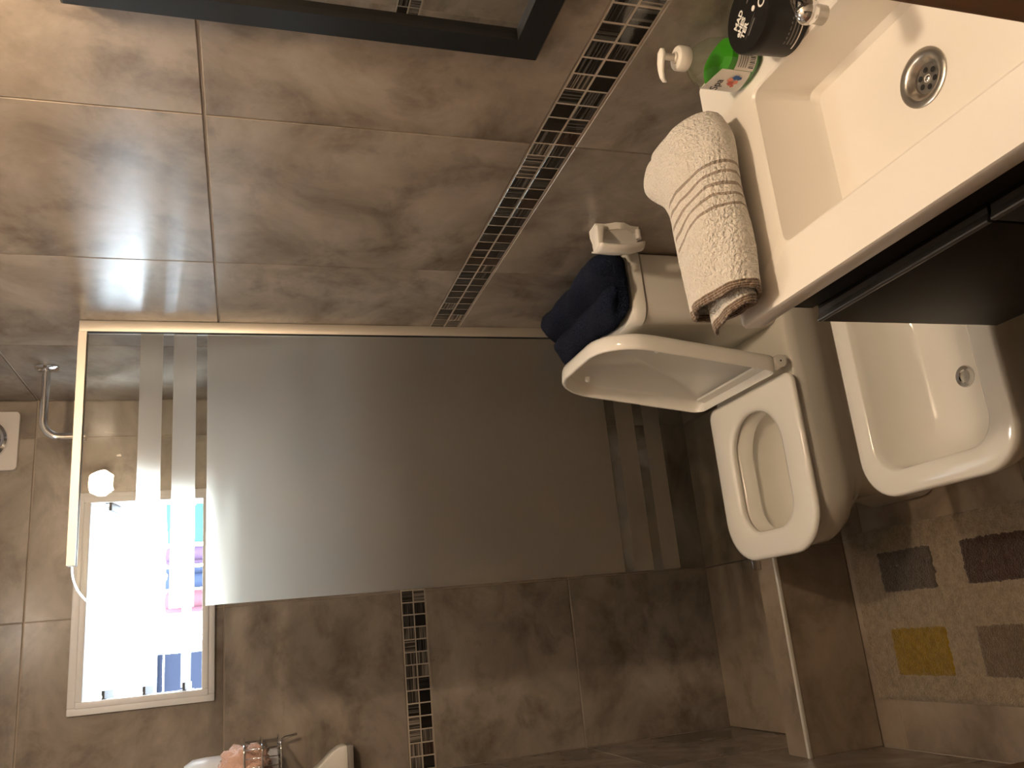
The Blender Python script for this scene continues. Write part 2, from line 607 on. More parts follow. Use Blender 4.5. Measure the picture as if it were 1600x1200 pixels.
# wall tiles
ycols = [0.131, 0.6563, 1.1816, 1.7069, 2.2322, YB]
for i in range(5):
    for (z0, z1) in ROWS:
        a0 = max(ycols[i], 0.352)
        tile(wall_right, 0, a0, ycols[i + 1], z0, z1, 0.0)
ycl = [0.352, 0.612, 1.142, 1.672, 2.201, YB]
for i in range(5):
    for (z0, z1) in ROWS:
        tile(wall_left, 3, ycl[i], ycl[i + 1], z0, z1, XC)
xc = [XC, -0.646, -0.116, 0.0]
for i in range(3):
    for (z0, z1) in ROWS:
        a0, a1 = xc[i], xc[i + 1]
        if z0 == 1.6456 and i < 2:
            g, g2 = 0.0016, 0.0024
            A0, A1, Z0, Z1 = a0 + g, a1 - g, z0 + g2, z1 - g2
            if i == 0:
                poly_tile(wall_back, [(A0, Z0), (A1, Z0), (A1, WZ0), (WX0, WZ0), (WX0, WZ1), (A1, WZ1), (A1, Z1), (A0, Z1)], YB)
            else:
                poly_tile(wall_back, [(A0, Z0), (A1, Z0), (A1, Z1), (A0, Z1), (A0, WZ1), (WX1, WZ1), (WX1, WZ0), (A0, WZ0)], YB)
        else:
            tile(wall_back, 1, a0, a1, z0, z1, YB)

# mosaic bands: two rows of small glass pieces
PM = 0.03776
def mosaic(parent, axis, s0, s1, start, plane, seq=(0, 1, 2, 1, 2, 0, 0, 4, 2, 1, 5, 3, 1, 0, 1, 2, 0)):
    k0 = int(math.floor((s0 - start) / PM)) - 1
    for k in range(k0, k0 + 200):
        a0 = start + k * PM
        a1 = a0 + PM
        if a0 >= s1 - 0.006:
            break
        if a1 <= s0 + 0.006:
            continue
        a0, a1 = max(a0, s0), min(a1, s1)
        for row in (0, 1):
            b0 = BAND0 + 0.0012 + row * 0.03776
            q = random.choice(seq)
            tile(parent, axis, a0, a1, b0, b0 + 0.03776, plane, MOS[q], 0.0019, 0.0019, 0.005, 0.0006, 'mosaic_piece')
MGROUT = mat('pale_mosaic_grout', (0.42, 0.36, 0.29), 0.8)
add_bump(MGROUT, 150, 0.3, 0.001)
MB().box(0.0013, 0.0021, 0.353, YB - 0.001, BAND0 + 0.0005, BAND1 - 0.0005).build('mosaic_grout', MGROUT, wall_right)
MB().box(XC + 0.001, -0.001, YB + 0.0009, YB + 0.0021, BAND0 + 0.0005, BAND1 - 0.0005).build('mosaic_grout', MGROUT, wall_back)
MB().box(XC - 0.0021, XC - 0.0013, 1.70, YB - 0.001, BAND0 + 0.0005, BAND1 - 0.0005).build('mosaic_grout', MGROUT, wall_left)
mosaic(wall_right, 0, 0.352, YB - 0.001, 0.839, 0.0006)
mosaic(wall_back, 1, XC + 0.001, -0.001, -1.17, YB + 0.0006 - 0.0012, (0, 1, 7, 1, 7, 0, 3, 6, 3, 5, 3, 6, 7, 0))
mosaic(wall_left, 3, 1.70, YB - 0.001, 0.839, XC)

# floor tiles (shower floor included, a little higher)
fx = [XC, -0.648, -0.119, 0.0]
fy = [0.352, 0.845, 1.374, 1.903, 1.992]
for i in range(3):
    for j in range(4):
        tile(floor, 2, fx[i], fx[i + 1], fy[j], fy[j + 1], 0.0, FLOOR, 0.0018, 0.0018)
for j in range(3):
    tile(floor, 2, xc[j], xc[j + 1], 2.080, YB, 0.014, FLOOR, 0.0016, 0.0016, 0.016)
for i in range(3):
    tile(floor, 2, fx[i], fx[i + 1], -1.6, 0.352, 0.0, FLOOR, 0.0018, 0.0018)

# shower curb (a raised step with its own tiles and a metal edge strip)
curb = tag(MB().box(XC, 0.0, 1.992, 2.078, 0.0, 0.226).build('trim_1', GROUT), 'tiled step across the shower entrance with a pale metal edge strip', kind='structure')
for j in range(3):
    tile(curb, 1, fx[j], fx[j + 1], 0.0, 0.224, 1.990, FLOOR, 0.0016, 0.0016, 0.003)
for j in range(3):
    tile(curb, 2, fx[j], fx[j + 1], 1.998, 2.080, 0.2295, FLOOR, 0.0016, 0.0008, 0.0045)
es = MB().box(XC, 0.0, 1.9885, 1.998, 0.221, 0.2315).build('edge_strip', mat('pale_edge_metal', (0.80, 0.77, 0.70), 0.3, metal=0.3), curb, bevel=0.002)
es['label'] = 'pale metal edge strip'

# door jamb and open door leaf (only their edges show)
dj = MB().box(-0.433, -0.405, YD - 0.105, YD, 0, 2.05)
jm = dj.build('trim_2', WOOD, bevel=0.003)
tag(jm, 'brown wooden door post beside the near end of the washbasin', kind='structure')

dl = empty('door_1', (-1.155, 1.0, 0), kind='structure')
MB().box(-1.173, -1.135, 0.62, 1.417, 0.008, 2.03).build('door_leaf', WOOD, dl, bevel=0.002)

# ------------------------------------------------------------------ window
win = empty('window_1', (0, YB, 0), kind='structure')
fr = MB()
def ring_box(mb, x0, x1, z0, z1, w, y0, y1):
    mb.box(x0, x0 + w, y0, y1, z0, z1)
    mb.box(x1 - w, x1, y0, y1, z0, z1)
    mb.box(x0 + w, x1 - w, y0, y1, z0, z0 + w)
    mb.box(x0 + w, x1 - w, y0, y1, z1 - w, z1)
fl = MB()
ring_box(fl, -0.907, -0.288, 1.671, 2.055, 0.020, YB - 0.012, YB - 0.0005)
o = fl.build('window_flange', WHITEAL, win, bevel=0.002)
fi = MB()
ring_box(fi, -0.8895, -0.3005, 1.6885, 2.0345, 0.018, YB - 0.016, YB + 0.075)
fi.build('window_frame', WHITEAL, win, bevel=0.002)
for k, zc in enumerate((1.753, 1.858, 1.963)):
    M = Matrix.Translation((0, YB + 0.045, zc)) @ Matrix.Rotation(math.radians(-10), 4, 'X')
    b = MB().box(-0.862, -0.328, -0.048, 0.048, -0.0025, 0.0025).map(M)
    b.build('louvre_blade', LOUVRE, win)
    for xs in (-0.8705, -0.3195):
        s = 1 if xs < -0.6 else -1
        c = MB().box(xs - 0.0015, xs + 0.0015, -0.048, 0.05, -0.014, 0.010)
        c.box(min(xs, xs + s * 0.022), max(xs, xs + s * 0.022), -0.052, 0.03, -0.0110, -0.0035)
        c.map(M)
        c.build('blade_clip', mat('dark_clip_metal', (0.05, 0.05, 0.055), 0.5), win)

# outside: neighbour's wall and washing on a line (bright daylight)
def out_mat(n, c):
    mt = mat(n, c, 0.9, spec=0.0)
    add_bump(mt, 20, 0.3, 0.01)
    return mt
ob = MB().box(-3.2, -0.735, 5.2, 5.5, 0.0, 2.04)
nb = empty('neighbour_wall', (-2.1, 5.2, 0), 'blue-grey neighbouring wall seen low through the left of the window', 'wall')
ob.build('wall_panel', out_mat('blue_grey_render', (0.0060, 0.0072, 0.0115)), nb)
MB().box(-3.25, -0.72, 5.15, 5.55, 2.04, 2.07).build('coping', out_mat('pale_coping', (0.30, 0.32, 0.36)), nb, bevel=0.006)

MB().box(-4.5, -1.76, 5.56, 6.0, 0.0, 3.4).build('sheen_blocker_wall', out_mat('sheen_blocker_grey', (0.10, 0.10, 0.11)), nb)  # unseen tall wall, added to block sky and dim the right wall's sheen

def cloth(name, x0, x1, y, z0, z1, col, label):
    n, mrows = 22, 10
    vs, fs = [], []
    ph = random.random() * 6
    for j in range(mrows + 1):
        for i in range(n + 1):
            u, w = i / n, j / mrows
            vs.append((x0 + (x1 - x0) * u, y + 0.02 * math.sin(u * 9 + ph) * (1 - 0.6 * w), z0 + (z1 - z0) * w + 0.006 * math.sin(u * 5 + ph)))
    for j in range(mrows):
        for i in range(n):
            a = j * (n + 1) + i
            fs.append((a, a + 1, a + n + 2, a + n + 1))
    o = mesh(name, vs, fs, out_mat(name + '_cloth', col), None, True)
    md = o.modifiers.new('thick', 'SOLIDIFY')
    md.thickness = 0.012
    return tag(o, label, 'laundry', 'washing hung outside the window')

# ------------------------------------------------------------------ shower screen
YG = 2.064
scr = empty('shower_screen', (-0.34, YG, 0.2315), 'fixed glass shower screen with frosted panel and stripes in a pale metal frame', 'shower screen')
GX0, GX1, GZ0, GZ1, GR = -0.678, -0.016, 0.2315, 1.948, 0.105
gp = [(GX1, GZ0), (GX1, GZ1), (GX0 + GR, GZ1)]
for k in range(1, 15):
    a = PI / 2 + PI / 2 * k / 14
    gp.append((GX0 + GR + GR * math.cos(a), GZ1 - GR + GR * math.sin(a)))
gp.append((GX0, GZ0))
n = len(gp)
vs = [(x, YG, z) for x, z in gp] + [(x, YG + 0.008, z) for x, z in gp]
fs = [tuple(range(n)), tuple(range(2 * n - 1, n - 1, -1))] + [(i, (i + 1) % n, n + (i + 1) % n, n + i) for i in range(n)]
g = mesh('glass_pane', vs, fs, GLASS, scr)
def frost(name, z0, z1):
    x0, x1 = GX0 + 0.0005, GX1 - 0.008
    vs = [(x0, YG - 0.0006, z0), (x1, YG - 0.0006, z0), (x1, YG - 0.0006, z1), (x0, YG - 0.0006, z1)]
    o = mesh(name, vs, [(0, 1, 2, 3)], FROST, scr)
    o['label'] = 'frosted ' + ('main area of the pane' if 'area' in name else 'stripe across the pane')
    return o
ep = [(x, z) for x, z in gp[2:-1]]
ev_ = []
for i_, (x, z) in enumerate(ep):
    if z > GZ1 - GR:
        d_ = Vector((x - (GX0 + GR), z - (GZ1 - GR))).normalized()
    else:
        d_ = Vector((-1, 0))
    ev_ += [(x - d_[0] * 0.0034, YG - 0.0007, z - d_[1] * 0.0034), (x + d_[0] * 0.0006, YG - 0.0004, z + d_[1] * 0.0006), (x + d_[0] * 0.0006, YG + 0.0083, z + d_[1] * 0.0006)]
ge_ = mesh('polished_edge', ev_, [(3 * i + k, 3 * i + 3 + k, 3 * i + 4 + k, 3 * i + 1 + k) for i in range(len(ep) - 1) for k in (0, 1)], EDGEG, scr, True)
ge_['label'] = 'pale polished edge of the glass'
frost('frosted_area', 0.635, 1.672)
for z0, z1 in ((1.7725, 1.823), (1.697, 1.7485), (0.551, 0.606), (0.4725, 0.523)):
    frost('frosted_stripe', z0, z1)
MB().box(-0.0285, -0.0005, YG - 0.013, YG + 0.0095, 0.232, 1.9565).build('wall_profile', ALU, scr, bevel=0.0015)
up = [(-0.0115, 1.9395), (-0.0007, 1.9395), (-0.0007, 1.9490), (0.0087, 1.9490), (0.0087, 1.9395), (0.0165, 1.9395), (0.0165, 1.9570), (-0.0115, 1.9570)]
tr = MB().loft([[(xx, YG + a_, b_) for a_, b_ in up] for xx in (-0.571, -0.0287)])
tr.build('top_rail', ALU, scr)
MB().box(-0.700, -0.662, YG - 0.010, YG - 0.0008, 0.2315, 0.256).build('bottom_clamp', STEEL, scr, bevel=0.001)
MB().box(-0.0288, -0.0270, YG - 0.0125, YG - 0.0007, 0.24, 1.938).build('rubber_seal', DARKR, scr)

# shower arm
arm = empty('shower_pipe', (0, 2.405, 2.094), 'bent chrome shower pipe on a round wall flange above the screen', 'shower pipe')
AY, AZ = 2.405, 2.092
pts = [(-0.002, AY, AZ), (-0.15, AY, AZ)]
for k in range(1, 9):
    a = PI / 2 * k / 8
    pts.append((-0.15 - 0.045 * math.sin(a), AY, AZ - 0.045 + 0.045 * math.cos(a)))
pts.append((-0.195, AY, AZ - 0.098))
MB().tube(pts, 0.0105, 16).build('bent_pipe', CHROME, arm, True, 50)
MB().lathe([(0.001, 0.0), (0.031, 0.0), (0.031, 0.003), (0.024, 0.009), (0.012, 0.011), (0.001, 0.011)], (0, 0, 0), 28).map(Matrix.Translation((0, AY, AZ)) @ Matrix.Rotation(-PI / 2, 4, 'Y')).build('wall_flange', CHROME, arm, True, 40)
MB().lathe([(0.013, 0), (0.013, 0.014), (0.001, 0.014)], (-0.195, AY, AZ - 0.104), 20).build('threaded_collar', CHROME, arm, True, 40)

# extractor plate high on the back wall
ven = empty('vent_plate', (-0.123, YB, 2.215), 'white square plate with a round chrome centre high on the back wall', 'vent')
q = rrect(-0.212, -0.034, 2.219, 2.397, 0.012, 5)
MB().loft([[(x, YB - 0.0005, z) for x, z in q], [(x, YB - 0.007, z) for x, z in q], [(-0.123 + (x + 0.123) * 0.985, YB - 0.010, 2.308 + (z - 2.308) * 0.985) for x, z in q]]).build('square_plate', GPLATE, ven, True, 40)
def ringy(r0, r1, y0, y1, c):
    prof = [(r0, 0), (r1, 0), (r1, y1 - y0), ((r0 + r1) / 2, y1 - y0 + 0.003), (r0, y1 - y0)]
    mb = MB()
    nn = 36
    rings = [[(c[0] + r * math.cos(2 * PI * k / nn), y0 - h, c[1] + r * math.sin(2 * PI * k / nn)) for k in range(nn)] for r, h in prof + prof[:1]]
    mb.loft(rings, False, False)
    return mb
ringy(0.046, 0.062, YB - 0.0102, YB + 0.004, (-0.123, 2.308)).build('chrome_ring', CHROME, ven, True, 40)
MB().lathe([(0.001, 0), (0.046, 0), (0.046, 0.003), (0.001, 0.003)], (0, 0, 0), 28).map(Matrix.Translation((-0.123, YB - 0.0104, 2.308)) @ Matrix.Rotation(PI / 2, 4, 'X')).build('dark_centre', DARKR, ven, True, 40)
for k in range(6):
    a = 2 * PI * k / 6 + 0.3
    M = Matrix.Translation((-0.123, YB - 0.0135, 2.308)) @ Matrix.Rotation(a, 4, 'Y')
    MB().box(0.012, 0.044, -0.003, 0.0, -0.006, 0.006).map(M).build('chrome_petal', CHROME, ven, bevel=0.001)

# ------------------------------------------------------------------ wash-stand
CT = 0.895
bas = empty('washbasin_top', (-0.2, 0.67, 0.862), 'white one-piece washbasin top with a deep rectangular sink', 'washbasin')
BN = 6
def br(x0, x1, y0, y1, r, z):
    return rrect(x0, x1, y0, y1, r, BN, z)
rings = [br(-0.335, -0.005, 0.48, 0.86, 0.02, 0.780),
         br(-0.406, -0.0015, 0.354, 0.991, 0.004, 0.862),
         br(-0.4085, -0.0012, 0.353, 0.9935, 0.006, 0.866),
         br(-0.410, -0.001, 0.3525, 0.995, 0.007, 0.890),
         br(-0.4075, -0.001, 0.3535, 0.9925, 0.007, 0.895),
         br(-0.337, -0.093, 0.468, 0.873, 0.016, 0.895),
         br(-0.333, -0.096, 0.472, 0.869, 0.014, 0.892),
         br(-0.326, -0.100, 0.492, 0.852, 0.012, 0.812),
         br(-0.318, -0.108, 0.500, 0.843, 0.010, 0.803),
         br(-0.2365, -0.1695, 0.6385, 0.7055, 0.0335, 0.8008), br(-0.2355, -0.1705, 0.6395, 0.7045, 0.0325, 0.784)]
bb = MB().loft(rings).build('basin', RESIN, bas, True, 35)
dc = (-0.203, 0.672, 0.801)
dr = MB().lathe([(0.0185, -0.010), (0.0188, -0.0055), (0.0215, -0.0028), (0.0250, 0.0012), (0.0280, 0.0022), (0.034, 0.0030), (0.0362, 0.0018), (0.0362, -0.0004)], dc, 36, False).build('drain_ring', STEEL, bas, True, 40)
dp = MB().lathe([(0.001, -0.0095), (0.0185, -0.0095), (0.0185, -0.0075), (0.001, -0.0068)], dc, 28).build('strainer', STEEL, bas, True, 40)
for k in range(6):
    a = 2 * PI * k / 6
    MB().lathe([(0.0001, -0.0066), (0.0036, -0.0066)], (dc[0] + 0.0115 * math.cos(a), dc[1] + 0.0115 * math.sin(a), dc[2]), 14, False).build('strainer_hole', HOLE, dp)
MB().ball((dc[0], dc[1], dc[2] - 0.0065), 0.0055, 12, (1, 1, 0.4)).build('screw', CHROME, dp, True)

cab = empty('vanity_cabinet', (-0.2, 0.67, 0.42), 'black wall-hung vanity cabinet under the white washbasin', 'cabinet')
MB().box(-0.372, -0.001, 0.353, 0.985, 0.425, 0.779).build('carcass', BLACKC, cab)
ap = MB()
ap.box(-0.376, -0.3721, 0.353, 0.985, 0.772, 0.8615)
ap.box(-0.376, -0.002, 0.981, 0.985, 0.7795, 0.8615)
ap.build('apron', BLACKC, cab)
for y0, y1 in ((0.668, 0.985), (0.353, 0.664)):
    d = empty('door', (0, 0, 0))
    d.parent = cab
    d.location = Vector((-0.39, (y0 + y1) / 2, 0.42)) - cab.location
    MB().box(-0.398, -0.3722, y0, y1, 0.42, 0.762).build('door_panel', BLACKC, d, bevel=0.0015)
    t = [(-0.398, 0.7605), (-0.3985, 0.764), (-0.3975, 0.7675), (-0.3955, 0.7680), (-0.386, 0.7635), (-0.378, 0.7625), (-0.378, 0.7605)]
    MB().loft([[(x, yy, z) for x, z in t] for yy in (y0 + 0.0005, y1 - 0.0005)]).build('pull_edge', BLACKE, d)

# faucet
fa = empty('basin_faucet', (-0.048, 0.672, CT), 'chrome mixer tap on the back ledge of the washbasin', 'faucet')
MB().lathe([(0.026, 0.0), (0.026, 0.006), (0.021, 0.010), (0.020, 0.075), (0.022, 0.085), (0.001, 0.098)], (-0.048, 0.672, CT), 28).build('body', CHROME, fa, True, 40)
MB().tube([(-0.060, 0.668, CT + 0.050), (-0.09, 0.668, CT + 0.062), (-0.118, 0.668, CT + 0.064), (-0.134, 0.668, CT + 0.060)], [0.0135, 0.013, 0.0135, 0.0145], 18).build('spout', CHROME, fa, True, 60)
MB().ball((-0.134, 0.668, CT + 0.060), 0.0152, 16).build('spout_tip', CHROME, fa, True)
MB().tube([(-0.135, 0.668, CT + 0.054), (-0.136, 0.668, CT + 0.038)], 0.0115, 18).build('aerator', STEEL, fa, True, 50)
MB().tube([(-0.048, 0.672, CT + 0.095), (-0.052, 0.672, CT + 0.112), (-0.075, 0.672, CT + 0.135)], [0.012, 0.008, 0.006], 14).build('lever', CHROME, fa, True, 50)

# black cosmetic pot
pc = (-0.060, 0.764, CT)
pot = empty('cosmetic_pot', pc, 'black round cosmetic pot with white lettering beside the tap', 'pot')
MB().lathe([(0.001, 0.0005), (0.042, 0.0005), (0.0445, 0.003), (0.0465, 0.052), (0.001, 0.052)], pc, 44).build('pot_body', BLACKP, pot, True, 40)
lid = MB().lathe([(0.001, 0.0525), (0.0480, 0.0525), (0.0480, 0.064), (0.0465, 0.0662), (0.001, 0.0665)], pc, 44).build('pot_lid', BLACKP, pot, True, 40)

def text(name, body, size, M, material, parent, ext=0.0002, bold=0.0):
    cu = bpy.data.curves.new(name, 'FONT')
    cu.body = body
    cu.size = size
    cu.extrude = ext
    cu.offset = bold
    cu.align_x = 'LEFT'
    cu.resolution_u = 3
    t = bpy.data.objects.new(name, cu)
    COL.objects.link(t)
    dg = bpy.context.evaluated_depsgraph_get()
    dg.update()
    me = bpy.data.meshes.new_from_object(t.evaluated_get(dg))
    COL.objects.unlink(t)
    bpy.data.objects.remove(t)
    o0 = base_of(parent)
    me.transform(Matrix.Translation(-o0) @ M)
    me.materials.clear()
    me.materials.append(material)
    o = bpy.data.objects.new(name, me)
    o.parent = parent
    COL.objects.link(o)
    return o

def flat_frame(org, right, up):
    r, u = Vector(right).normalized(), Vector(up).normalized()
    u = (u - r * u.dot(r)).normalized()
    w = r.cross(u)
    M = Matrix.Identity(4)
    for i, c in enumerate((r, u, w)):
        for k in range(3):
            M[k][i] = c[k]
    M.translation = Vector(org)
    return M
TR, TU = (0.58, -0.81, 0), (0.81, 0.58, 0)
lz = CT + 0.0667
def lid_pt(a, b):
    r, u = Vector(TR).normalized(), Vector(TU).normalized()
    p = Vector((pc[0], pc[1], lz)) + r * a + u * b
    return p
text('lettering', 'MAD', 0.0118, flat_frame(lid_pt(-0.0238, 0.0130), TR, TU), PRINT, lid, bold=0.0004)
text('lettering', 'eHES', 0.0118, flat_frame(lid_pt(-0.0290, 0.0020), TR, TU), PRINT, lid, bold=0.0004)
text('lettering', 'TER', 0.0118, flat_frame(lid_pt(-0.0276, -0.0088), TR, TU), PRINT, lid, bold=0.0004)
def lid_bar(a0, a1, b, h, m_):
    r, u = Vector(TR).normalized(), Vector(TU).normalized()
    p = [lid_pt(a0, b), lid_pt(a1, b), lid_pt(a1, b + h), lid_pt(a0, b + h)]
    return mesh('fine_print', p, [(0, 1, 2, 3)], m_, lid)
lid_bar(-0.027, 0.0085, -0.0150, 0.0007, PRINTG)
lid_bar(-0.020, 0.002, -0.0195, 0.0018, PRINTG)
lid_bar(0.012, 0.034, 0.010, 0.0022, PRINTG)
MB().lathe([(0.0052, 0), (0.0075, 0), (0.0075, 0.0004), (0.0052, 0.0004), (0.0052, 0)], lid_pt(0.0235, -0.0215), 24, False).build('printed_ring', PRINT, lid)
MB().lathe([(0.0001, 0.0004), (0.0036, 0.0004), (0.0036, 0), (0.0001, 0)], lid_pt(0.0112, -0.0085), 18).build('printed_dot', PRINT, lid)
for k in range(7):      # rows of fine print round the side
    z = CT + 0.010 + 0.0052 * k
    rr = 0.0449 + 0.00004 * k + 0.0004
    aa = [math.radians(190 + q * 6) for q in range(9)] if k else [math.radians(182 + q * 6) for q in range(13)]
    vs = []
    for a in aa:
        vs += [(pc[0] + rr * math.cos(a), pc[1] + rr * math.sin(a), z), (pc[0] + rr * math.cos(a), pc[1] + rr * math.sin(a), z + 0.0018)]
    mesh('fine_print', vs, [(2 * i, 2 * i + 2, 2 * i + 3, 2 * i + 1) for i in range(len(aa) - 1)], PRINTG if k else PRINT, pot)

# soap pump bottle
bc = (-0.052, 0.868, CT)
bot = empty('soap_bottle', bc, 'clear pump bottle of green liquid soap with a white label', 'soap bottle')
def oval(hx, hy, z, n=40, p=2.6):
    out = []
    for k in range(n):
        a = 2 * PI * k / n
        c, s = math.cos(a), math.sin(a)
        out.append((bc[0] + hx * math.copysign(abs(c) ** (2 / p), c), bc[1] + hy * math.copysign(abs(s) ** (2 / p), s), z))
    return out
prof = [(0.024, 0.036, 0.0005), (0.0265, 0.0395, 0.004), (0.027, 0.040, 0.030), (0.0268, 0.0395, 0.055), (0.025, 0.035, 0.073), (0.019, 0.024, 0.086), (0.0125, 0.0130, 0.094), (0.0115, 0.0115, 0.100)]
MB().loft([oval(a, b, CT + z) for a, b, z in prof]).build('bottle_body', BOTTLEG, bot, True, 60)
lp = [(0.022, 0.034, 0.002), (0.0255, 0.0385, 0.005), (0.0262, 0.0392, 0.030), (0.026, 0.0388, 0.048)]
MB().loft([oval(a, b, CT + z) for a, b, z in lp]).build('green_soap', LIQ, bot, True, 60)
def label_patch(name, a0, a1, z0, z1, material, off=0.0008, n=14, parent=bot, wave=0.0):
    vs = []
    for k in range(n + 1):
        a = a0 + (a1 - a0) * k / n
        c, s = math.cos(a), math.sin(a)
        x = bc[0] + (0.027 + off) * math.copysign(abs(c) ** (2 / 2.6), c)
        y = bc[1] + (0.040 + off) * math.copysign(abs(s) ** (2 / 2.6), s)
        zt = z1 + wave * math.sin(PI * k / n)
        zb = z0 - wave * 0.5 * math.sin(PI * k / n)
        vs += [(x, y, CT + zb), (x, y, CT + zt)]
    return mesh(name, vs, [(2 * i, 2 * i + 2, 2 * i + 3, 2 * i + 1) for i in range(n)], material, parent, True)
fl_ = label_patch('front_label', math.radians(112), math.radians(205), 0.012, 0.058, LABEL, wave=0.008)
sl_ = label_patch('side_label', math.radians(206), math.radians(262), 0.010, 0.040, LABEL)
for k in range(9):
    a = math.radians(214 + 4.6 * k)
    label_patch('barcode_bar', a, a + math.radians(1.6 if k % 3 else 2.8), 0.012, 0.020, INK, 0.0011, 2, sl_)
for k in range(4):
    label_patch('fine_print', math.radians(214), math.radians(254), 0.024 + 0.0036 * k, 0.0252 + 0.0036 * k, PRINTG, 0.0011, 8, sl_)
lx = bc[0] - 0.0286
text('lettering', 'Spa', 0.017, flat_frame((lx, bc[1] + 0.022, CT + 0.044), (0, -1, 0), (0, 0, 1)), INK, fl_)
for yy, zz, rr, mm in ((0.004, 0.026, 0.0048, PETAL_R), (-0.003, 0.030, 0.0045, PETAL_P), (0.001, 0.020, 0.0045, PETAL_P), (-0.009, 0.024, 0.0048, PETAL_B), (-0.008, 0.018, 0.0036, PETAL_B), (0.009, 0.021, 0.003, PETAL_R)):
    nn = 14
    vs = [(lx - 0.0001, bc[1] + yy + rr * (1 + 0.18 * math.cos(5 * 2 * PI * k / nn)) * math.cos(2 * PI * k / nn), CT + zz + 0.005 + rr * (1 + 0.18 * math.cos(5 * 2 * PI * k / nn)) * math.sin(2 * PI * k / nn)) for k in range(nn)]
    mesh('printed_flower', vs, [tuple(range(nn))], mm, fl_)
pp = (bc[0], bc[1], CT)
MB().lathe([(0.001, 0.098), (0.0165, 0.098), (0.0172, 0.100), (0.0172, 0.113), (0.0158, 0.115), (0.008, 0.1155), (0.008, 0.119), (0.001, 0.119)], pp, 28).build('screw_cap', WPLAST, bot, True, 40)
MB().lathe([(0.001, 0.117), (0.0048, 0.117), (0.0048, 0.134), (0.001, 0.134)], pp, 18).build('pump_stem', WPLAST, bot, True, 40)
ph = MB()
sec = []
for t, (dx, dz, w, h) in enumerate(((0.010, 0.1375, 0.004, 0.003), (0.004, 0.138, 0.0085, 0.0045), (-0.010, 0.1378, 0.0080, 0.0042), (-0.020, 0.1365, 0.006, 0.0038), (-0.029, 0.1335, 0.0048, 0.0034), (-0.034, 0.1295, 0.0040, 0.003))):
    th = math.radians(-150)
    px, py = bc[0] + 0, bc[1] + 0
    ux, uy = math.cos(math.radians(152)), math.sin(math.radians(152))
    sx, sy = -uy, ux
    ring = []
    for k in range(14):
        a = 2 * PI * k / 14
        ring.append((px - dx * ux * -1 * -1 + sx * w * math.cos(a), py - dx * uy * -1 * -1 + sy * w * math.cos(a), CT + dz + h * math.sin(a)))
    sec.append(ring)
ph.loft(sec)
ph.build('pump_head', WPLAST, bot, True, 60)

# white towel folded on the far end of the wash-stand
def spiral_towel():
    path = []      # (y, z) outer wrap: starts under the roll, up the near side, over the top, down the far side, back inside
    def arc(cy, cz, ry, rz, a0, a1, n):
        for k in range(n):
            a = a0 + (a1 - a0) * k / (n - 1)
            path.append((cy + ry * math.cos(a), cz + rz * math.sin(a)))
    arc(0.960, 0.937, 0.070, 0.0385, -1.75, -2.6, 6)
    arc(0.960, 0.937, 0.070, 0.0385, -2.75, -2 * PI + 0.25, 26)
    arc(0.965, 0.932, 0.062, 0.030, 0.05, -1.45, 9)
    arc(0.960, 0.931, 0.052, 0.0235, -1.65, -PI - 1.2, 16)
    arc(0.965, 0.930, 0.040, 0.014, -PI - 1.6, -PI - 3.0, 7)
    n = len(path)
    nx = 46
    vs, fs, hem = [], [], []
    for j in range(nx + 1):
        t = (j / nx) ** 0.8
        for i, (y, z) in enumerate(path):
            s = i / (n - 1)
            x_end = -0.388 - 0.030 * max(0.0, (s - 0.55) / 0.45)
            x_start = -0.100 - 0.03 * s
            x = x_start + (x_end - x_start) * t
            hem.append(x - x_end)
            k = 1.0 + 0.10 * math.sin(t * 2.2 + 0.6) - 0.10 * t
            zz = 0.9015 + (z - 0.8985) * k
            yy = 0.957 + (y - 0.957) * (1.02 - 0.05 * t)
            far = max(0.0, (y - 0.957) / 0.07)
            tip = math.exp(-((t - 0.10) / 0.15) ** 2)
            yy += 0.046 * far * abs(far) * tip
            zz += 0.016 * far * tip * (1 if z > 0.937 else 0.1)
            yy -= 0.018 * (1 - far) * math.exp(-(t / 0.10) ** 2) * -1
            zz -= 0.006 * math.exp(-((y - 1.004) / 0.004) ** 2) * (1 if z > 0.937 and s < 0.6 else 0)
            wob = 0.0016 * math.sin(37 * x + 5 * s * 9) + 0.0012 * math.sin(61 * y + 40 * x)
            zz += wob + random.uniform(-0.0006, 0.0006)
            yy += random.uniform(-0.0006, 0.0006)
            vs.append((x + random.uniform(-0.0006, 0.0006) + (0.0015 * math.sin(40 * s) if j in (0, nx) else 0), yy, max(zz, 0.9012)))
    for j in range(nx):
        for i in range(n - 1):
            a = j * n + i
            fs.append((a, a + 1, a + n + 1, a + n))
    return vs, fs, hem
vs, fs, hem = spiral_towel()
tw = mesh('hand_towel', vs, fs, WTOWEL, None, True)
at = tw.data.attributes.new('hem', 'FLOAT', 'POINT')
for i_, h_ in enumerate(hem):
    at.data[i_].value = h_
md = tw.modifiers.new('thick', 'SOLIDIFY')
md.thickness = 0.0075
md.offset = 0.0
sb = tw.modifiers.new('soft', 'SUBSURF')
sb.levels = 1
sb.render_levels = 1
tag(tw, 'white terry towel with brown stripes folded on the washbasin end', 'towel')

